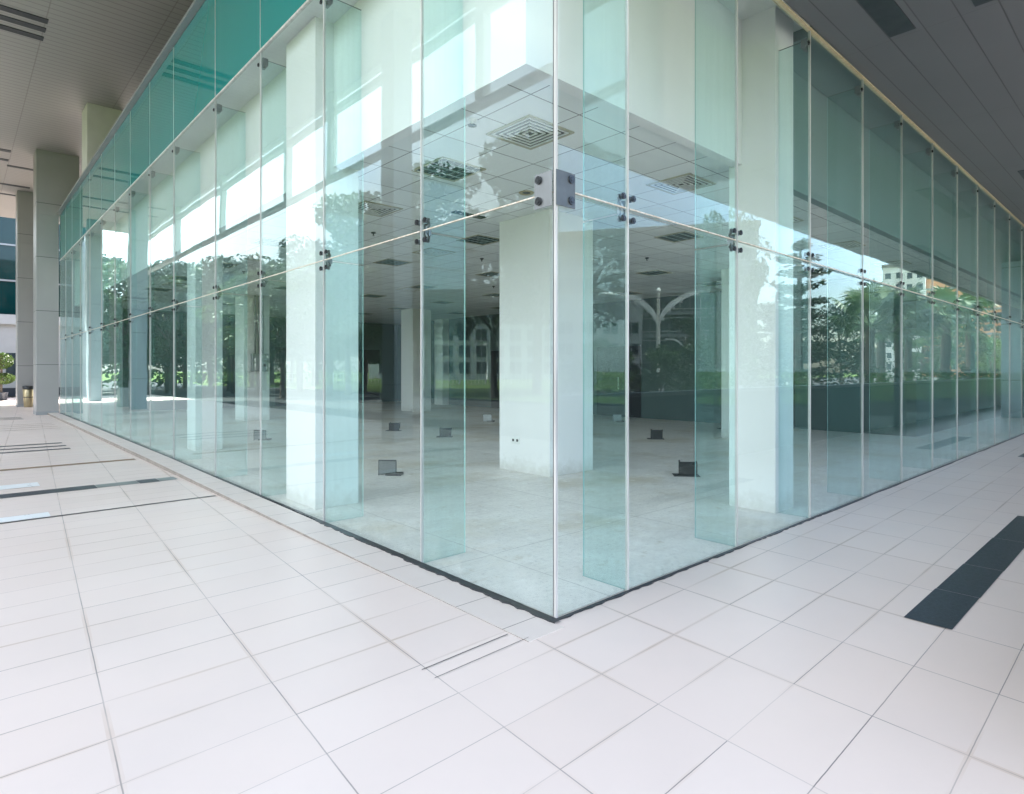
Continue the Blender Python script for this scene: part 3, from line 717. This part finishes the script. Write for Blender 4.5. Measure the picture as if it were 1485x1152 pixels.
for i,(px,py,s,me) in enumerate(((30,-38,.55,DT),(38,-44,.6,BT[1]),(22,-36,.6,BT[2]),(46,-48,.6,DT),(56,-46,.7,BT[0]),(70,-42,1.,DT),(84,-40,1.,BT[2]),(100,-40,1.1,DT))):
    place('tree',me,(px,py,-.16),s,i*1.1,'tree across the road mirrored in the right glass','tree','trees across the right road')
# left side
GL='trees beyond the lawn mirrored in the left glass'
for i,(px,py,s,me) in enumerate(((-6.6,51,.85,LTREE),(-8.4,44,.82,BT[1]),(-11.5,52,.95,LTREE),(-9.8,58,1.0,BT[0]),(-15,45,1.25,BT[2]),(-19.5,49,1.4,BT[0]),(-24,56,1.25,DT),(-28,64,1.1,BT[1]),(-33,62,1.0,DT),(-37,69,1.1,BT[2]),(-41.5,72,1.0,DT),(-22,70,1.3,LTREE),(-4.6,58,1.1,BT[0]),(-13,60,1.3,DT),(-17,66,1.4,BT[2]),(-26,72,1.5,DT),(-31,78,1.5,BT[2]),(-38,82,1.4,DT),(-45,84,1.3,BT[1]),(-12,70,1.5,BT[1]),(-9,66,1.4,DT),(-20,62,1.3,BT[1]),(-35,75,1.2,LTREE),(-23,80,1.6,BT[0]))):
    place('tree',me,(px,py,-.16),s,i*1.3,'tree beyond the lawn mirrored in the left glass','tree',GL)
for i,(px,py,s,me) in enumerate(((-14.5,33,1.1,BT[1]),(-19.5,38,1.75,BT[2]),(-21.5,32.5,1.7,BT[0]),(-12.0,38,1.0,LTREE),(-27.5,43,1.9,BT[1]),(-11.6,33,.9,BT[0]),(-12.4,44,1.1,DT),(-9.2,49,1.05,BT[2]),(-16.5,42,1.3,DT),(-17,35.5,1.2,LTREE),(-7.6,56,1.3,BT[1]),(-10.5,54,1.2,DT),(-14,50,1.25,BT[0]))):
    place('tree',me,(px,py,-.15),s,i*1.9+.5,'large shade tree on the lawn mirrored behind the first left column','tree','large shade trees on the lawn')
for i,(px,py,s) in enumerate(((-22.5,33.5,2.0),(-27.,27.5,2.15),(-33,29.,2.3))):  # added trees that block the bright sky reflection over the hall ceiling
    place('tree',BT[(i+1)%3],(px,py,-.15),(s*.9,s*.9,s),i*2.3+.5,'added tall tree with a high crown mirrored dark over the hall ceiling left of the corner','tree','added tall trees with high crowns on the lawn')
# bare goblet shaped tree on the lawn
r=empty('bare_tree',(-20.8,24.8,-.15),label='bare dark tree with upswept arms mirrored left of the broad column',cat='tree')
m=MB(); m.tube([(0,0,0),(.03,0,1.5),(0,.02,4.0)],[.26,.19,.17],10)
for k in range(6):
    an=k*1.05+.2; c,s_=math.cos(an),math.sin(an)
    m.tube([(0,0,3.9),(c*.5,s_*.5,4.5),(c*1.0,s_*1.0,4.9),(c*1.2,s_*1.2,5.6)],[.12,.09,.07,.05],7)
m.build('trunk',M['barkd'],r)
m=MB(); m.tube([(math.cos(k*.3142)*1.0,math.sin(k*.3142)*1.0,4.9) for k in range(21)],.035,5); m.build('training_hoop',M['barkd'],r)
# hedge behind the parapet
rnd=random.Random(5); m=MB()
for k in range(95):
    x=.7+k*.62
    leaf_cloud(m,(x,-3.45+rnd.uniform(-.06,.06),.78+rnd.uniform(-.05,.05)),(.5,.42,.86+rnd.uniform(-.06,.06)),150,.065,rnd,.1)
hg=tag(m.build('hedge',M['leaf']),'clipped green hedge behind the dark parapet, mirrored in the right glass','hedge')
# parapet
pr=empty('parapet',(20,-2.78,0),label='dark waist high parapet mirrored along the right glass',cat='parapet')
m=MB(); m.box(.3,60,-2.86,-2.72,-.15,1.13); part(m,'panel','parapet',pr)
m=MB(); m.box(.28,60.02,-2.90,-2.68,1.13,1.19); part(m,'coping','cap',pr)
rnd=random.Random(15); m=MB(); pl=[(-3,60),(-14,64),(-27,80),(-46,88)]
for (xa,ya),(xb,yb) in zip(pl,pl[1:]):
    L=math.hypot(xb-xa,yb-ya); k=int(L/1.6)
    for i in range(k):
        f=i/k; hh=rnd.uniform(1.7,2.5)
        leaf_cloud(m,(xa+(xb-xa)*f+rnd.uniform(-.5,.5),ya+(yb-ya)*f+rnd.uniform(-.5,.5),hh),(1.5,1.5,hh+.2),150,.27,rnd,.1)
tag(m.build('hedge',M['leaf']),'tall shaggy hedge beyond the lawn fence mirrored in the left glass','hedge')
# topiary and pots at the far left
r=empty('topiary_tree',(-.95,37.5,0),label='clipped topiary tree seen past the far pier at the left edge',cat='topiary')
m=MB(); m.tube([(0,0,.3),(.02,0,2.3)],.05,8); m.build('trunk',M['bark'],r)
m=MB(); rnd=random.Random(9); leaf_cloud(m,(0,0,2.0),(.5,.5,.42),1300,.06,rnd); leaf_cloud(m,(.12,0,1.1),(.45,.45,.28),700,.07,rnd); m.build('crown',M['leafl'],r)
m=MB(); m.lathe([(.001,0),(.22,0),(.28,.4),(.3,.42),(.24,.42),(.001,.38)],n=20); m.build('pot',M['bluestone'],r)
for x,y,l in ((-2.0,39.2,'orange terracotta pot with a bush, mirrored between the blue columns'),(-1.2,40.6,'orange terracotta pot with a bush, mirrored beside the end pier')):
    r=empty('planter_pot',(x,y,0),label=l,cat='plant pot',group='terracotta pots'); m=MB(); m.lathe([(.001,0),(.22,0),(.30,.5),(.33,.52),(.27,.52),(.001,.46)],n=20); m.build('pot',M['terracotta'],r)
    m=MB(); leaf_cloud(m,(0,0,1.0),(.42,.42,.55),800,.08,rnd); m.build('plant',M['leaf'],r)
r=empty('planter_box',(-2.6,27.3,0),label='grey square planter box mirrored beside the widest blue column',cat='planter')
m=MB(); m.box(-.28,.28,-.28,.28,0,.8); m.build('box',M['grey'],r,bevel=.01)
m=MB(); leaf_cloud(m,(0,0,1.15),(.36,.36,.45),800,.07,rnd); m.build('plant',M['leaf'],r)

# ------------------------------------------------------------------ street lamps
def street_lamp(loc,rz,h,span,label):
    r=empty('street_lamp',loc,rz,label=label,cat='street lamp',group='white street lamps')
    m=MB(); m.tube([(0,0,-.1),(0,0,.5),(0,0,h)],[.16,.125,.10],14); m.lathe([(.10,h-.02),(.15,h),(.15,h+.08),(.06,h+.2),(.001,h+.22)],n=14); m.build('pole',M['lampw'],r)
    for sx in (-1,1):
        m=MB(); n=12; up=[];lo=[]
        for k in range(n+1):
            t=k/n; x=sx*(.10+span/2*t**1.15); z=h-1.65+1.45*math.sin(t*math.pi*.56)**.8+.1*t; wd=.32*(1-t)**.8+.09
            up.append((x,z+wd*.6)); lo.append((x,z-wd*.6))
        for k in range(n):
            for y0 in (-.03,.03):
                m.quad((up[k][0],y0,up[k][1]),(up[k+1][0],y0,up[k+1][1]),(lo[k+1][0],y0,lo[k+1][1]),(lo[k][0],y0,lo[k][1]))
            m.quad((up[k][0],-.03,up[k][1]),(up[k][0],.03,up[k][1]),(up[k+1][0],.03,up[k+1][1]),(up[k+1][0],-.03,up[k+1][1]))
            m.quad((lo[k][0],-.03,lo[k][1]),(lo[k+1][0],-.03,lo[k+1][1]),(lo[k+1][0],.03,lo[k+1][1]),(lo[k][0],.03,lo[k][1]))
        a=m.build('arm',M['lampw'],r)
        m=MB()
        for k in range(4):
            t=.12+.13*k; i=int(t*n); m.blob((lo[i][0],0,lo[i][1]-.05),(.09,.06,.09),8)
        m.build('scroll',M['lampd'],a)
        ex,ez=up[-1][0],(up[-1][1]+lo[-1][1])/2
        m=MB(); m.blob((ex+sx*.3,0,ez+.02),(.42,.17,.10),12); hd=m.build('lamp_head',M['lampw'],r)
        m=MB(); m.blob((ex+sx*.33,0,ez-.05),(.26,.12,.07),10); m.build('lamp_glass',M['lampd'],hd)
    return r
street_lamp((26.6,-17.2,-.16),R(54),6.2,5.2,'tall white double armed street lamp mirrored between the first two right joints')
street_lamp((71.5,-29.8,-.16),R(71),6.4,5.0,'white double armed street lamp mirrored between conifer and palms')
street_lamp((78,-47,-.16),R(60),6.6,4.6,'small distant white street lamp mirrored right of the tall one')
for i,(x,y) in enumerate(((-62,95),(-70,84))):
    r=empty('garden_lamp',(x,y,-.16),label='thin white curved lamp mirrored beyond the lawn fence, '+('left' if i==0 else 'right')+' one of two',cat='street lamp',group='thin lamps beyond the lawn')
    m=MB(); m.tube([(0,0,0),(0,0,5),(.3,-.3,6.2),(1.0,-1.,6.6),(1.6,-1.6,6.4)],[.12,.09,.08,.07,.06],8); m.build('pole',M['lampw'],r)
    m=MB(); m.blob((1.7,-1.7,6.38),(.4,.4,.12),10); m.build('lamp_head',M['lampw'],r)
# fence at the far side of the lawn
fa,fb=Vector((-28,74,0)),Vector((-56,46,0)); L=(fb-fa).length
fr=empty('fence',tuple(fa)[:2]+(-.15,),math.atan2(fb.y-fa.y,fb.x-fa.x),label='white railing fence at the far edge of the lawn, mirrored in the left glass',cat='fence')
m=MB(); 
for z in (.55,1.2): m.box(0,L,-.03,.03,z,z+.07)
m.build('rail',M['lampw'],fr)
m=MB()
for k in range(int(L/.45)): m.box(k*.45,k*.45+.09,-.02,.02,.10,1.2)
m.build('baluster',M['lampw'],fr)
for k in range(int(L/3.2)+1):
    m=MB(); m.box(k*3.2-.08,k*3.2+.08,-.08,.08,0,1.4); m.build('post',M['lampw'],fr)
m=MB(); m.quad((-24,77,-.14),(-26,74,-.14),(-56,43,-.14),(-58,46,-.14)); struct(m.build('footpath',M['paving']))

# ------------------------------------------------------------------ far buildings
def block(name,loc,rz,w,d,h,wall,label,fl=3.2,bay=3.,win=(1.7,1.7),first=1.2,sides=('-y',),winmat='winglass',frame=True,bands=False,roofh=.8,cat='building'):
    """w along local x, d along local y, front faces local -y"""
    r=empty(name,loc,rz,label=label,cat=cat)
    m=MB(); m.box(-w/2,w/2,0,d,0,h); m.build('wall',M[wall],r)
    m=MB(); m.box(-w/2-.3,w/2+.3,-.3,d+.3,h,h+roofh); m.build('roof',M['roof'],r)
    nf=int((h-first)/fl)
    cnt=0
    for s in sides:
        ln=w if s in('-y','+y') else d
        nb=max(1,int(ln/bay)); off=(ln-nb*bay)/2
        for f in range(nf):
            for b in range(nb):
                c=-ln/2+off+bay*(b+.5); z=first+fl*f
                wm=MB(); fm=MB(); a=win[0]/2
                def bx(mm,u0,u1,dd0,dd1,z0,z1):
                    if s=='-y': mm.box(u0,u1,-dd1,-dd0,z0,z1)
                    elif s=='+x': mm.box(w/2+dd0,w/2+dd1,u0+d/2,u1+d/2,z0,z1)
                    elif s=='-x': mm.box(-w/2-dd1,-w/2-dd0,u0+d/2,u1+d/2,z0,z1)
                bx(wm,c-a,c+a,.01,.04,z,z+win[1])
                o=wm.build('window',M[winmat],r)
                if frame:
                    bx(fm,c-a-.12,c+a+.12,.04,.16,z-.15,z); bx(fm,c-a-.12,c+a+.12,.04,.12,z+win[1],z+win[1]+.12)
                    bx(fm,c-.06,c+.06,.04,.1,z,z+win[1]); fm.build('frame',M['greywing'],o)
    if bands:
        for f in range(1,nf+1):
            m=MB(); z=first+fl*f-.75; m.box(-w/2-.12,w/2+.12,-.35,-.001,z-.25,z+.25); m.build('floor_band',M['greyband'],r)
    return r
# left: office block with tall windows, beyond the lawn
block('office_block',(-74,93,-.16),math.atan2(-.72,.69)+math.pi/2+R(8)+R(0),44,14,14.5,'officewall','grey office block with rows of tall windows mirrored left of the broad column',3.3,3.4,(2.2,2.3),1.0)
# right: skyline
def facing(x,y): return math.atan2(-y-2.5,-x+2.7)+math.pi/2    # turn the front towards the terrace
block('glass_office',(76,-52,-.16),facing(76,-52),30,14,23,'greybld','grey glass office mirrored behind the tall white street lamp',3.4,3.0,(2.7,1.9),1.0,bands=True)
block('apartment_block',(62,-64,-.16),facing(62,-64),34,12,13.5,'greywing','pale low block with window rows mirrored nearest the glass corner',3.2,3.4,(2.2,1.7),1.0,bands=False)
block('white_tower',(182,-47,-.16),facing(182,-44),9,9,29,'whitebld','white apartment tower mirrored against the sky in the right glass',3.0,2.2,(1.2,1.5),2.,('-y',),frame=False)
block('brick_building',(192,-36,-.16),facing(192,-36),30,12,26.5,'orange','taller orange brick block mirrored right of the white tower',3.2,3.,(1.5,1.5),2.,bands=True,frame=False)
block('brick_building',(190,-26,-.16),facing(190,-26),13,12,20.5,'orange','lower orange brick block mirrored farther right of the tower',3.2,3.,(1.5,1.5),2.,bands=True,frame=False)
block('brick_building',(175,-15,-.16),facing(175,-15),14,10,14,'orange','lowest orange block mirrored beside the dark terrace column',3.2,3.,(1.5,1.5),2.,bands=True,frame=False)
# far wing closing the left terrace: white base, teal glass above
wg=empty('far_wing',(3,46,0),label='far white wing with teal glass upper storey at the left edge',cat='building')
m=MB(); m.box(-3.7,14,46,54,-.1,4.35); part(m,'wall','greywing',wg)
m=MB(); m.box(-3.85,14,45.8,46.4,4.35,4.95); part(m,'floor_band','greywing',wg)
m=MB(); m.box(-3.7,14,46.1,54,4.95,20); part(m,'teal_glazing','tealglass',wg)  # unseen upper part raised so its shadow covers the terrace end
m=MB()
for z in (7.0,9.2,11.6,14.,16.4): m.box(-3.75,14,46.02,46.1,z,z+.1)
for x in range(-3,14,2): m.box(x-.04,x+.04,46.03,46.1,4.95,20)
part(m,'glazing_bar','cap',wg)
m=MB(); m.box(-.35,1.2,45.94,46,1.1,2.6); part(m,'window','winglass',wg)
m=MB(); m.box(-3.7,14,45.9,46,-.05,.45); part(m,'base_plinth','bluestone',wg)

# ------------------------------------------------------------------ light
SUN_EL,SUN_AZ=58.,45.            # azimuth measured from +x towards +y
w=bpy.data.worlds.new('World'); sc.world=w; w.use_nodes=True; nt=w.node_tree; nt.nodes.clear()
out=nt.nodes.new('ShaderNodeOutputWorld'); bg=nt.nodes.new('ShaderNodeBackground'); sky=nt.nodes.new('ShaderNodeTexSky')
sky.sky_type='NISHITA'; sky.sun_disc=False; sky.sun_elevation=R(SUN_EL); sky.sun_rotation=R(90-SUN_AZ); sky.air_density=1.0; sky.dust_density=3.0; sky.ozone_density=1.0; sky.altitude=0
# thin broken cloud mixed over the clear sky
tc=nt.nodes.new('ShaderNodeTexCoord'); mp=nt.nodes.new('ShaderNodeMapping'); mp.inputs['Scale'].default_value=(1,1,2.6); nt.links.new(tc.outputs['Generated'],mp.inputs[0])
ns=nt.nodes.new('ShaderNodeTexNoise'); ns.inputs['Scale'].default_value=1.7; ns.inputs['Detail'].default_value=7; ns.inputs['Roughness'].default_value=.55; nt.links.new(mp.outputs[0],ns.inputs['Vector'])
sx=nt.nodes.new('ShaderNodeSeparateXYZ'); nt.links.new(tc.outputs['Generated'],sx.inputs[0])
ad=nt.nodes.new('ShaderNodeMath'); ad.operation='MULTIPLY_ADD'; ad.inputs[1].default_value=-.20; nt.links.new(sx.outputs[0],ad.inputs[0]); nt.links.new(ns.outputs['Fac'],ad.inputs[2])
mr=nt.nodes.new('ShaderNodeMapRange'); mr.inputs['From Min'].default_value=.46; mr.inputs['From Max'].default_value=.68; mr.inputs['To Max'].default_value=.92; nt.links.new(ad.outputs[0],mr.inputs[0])
mx=nt.nodes.new('ShaderNodeMix'); mx.data_type='RGBA'; mx.inputs[7].default_value=(4.7,4.85,5.0,1); nt.links.new(mr.outputs[0],mx.inputs[0]); nt.links.new(sky.outputs[0],mx.inputs[6])
nt.links.new(mx.outputs[2],bg.inputs[0]); bg.inputs[1].default_value=.15; nt.links.new(bg.outputs[0],out.inputs[0])
sd=bpy.data.lights.new('sun','SUN'); sd.energy=5.; sd.angle=R(.5); sd.color=(1,.95,.88)
so_=bpy.data.objects.new('sun',sd); COL.objects.link(so_)
d=Vector((math.cos(R(SUN_EL))*math.cos(R(SUN_AZ)),math.cos(R(SUN_EL))*math.sin(R(SUN_AZ)),math.sin(R(SUN_EL))))
so_.rotation_euler=d.to_track_quat('Z','Y').to_euler(); so_.location=(0,0,30)

# ------------------------------------------------------------------ camera
cd=bpy.data.cameras.new('camera'); cam=bpy.data.objects.new('camera',cd); COL.objects.link(cam)
cam.location=(-2.684,-2.550,1.5); cam.rotation_euler=(R(90),0,R(47.627-90))
cd.sensor_width=36; cd.lens=36*886.26/1485; cd.shift_x=0; cd.shift_y=-38/1485; cd.clip_start=.05; cd.clip_end=2000
sc.camera=cam
sc.view_settings.view_transform='Standard'; sc.view_settings.look='None'; sc.view_settings.gamma=1; sc.view_settings.use_curve_mapping=False
sc.view_settings.exposure=2.48
cy=sc.cycles
cy.use_denoising=True; cy.max_bounces=14; cy.diffuse_bounces=6; cy.glossy_bounces=6; cy.transmission_bounces=8; cy.transparent_max_bounces=48
cy.sample_clamp_indirect=12; cy.caustics_reflective=False; cy.caustics_refractive=False
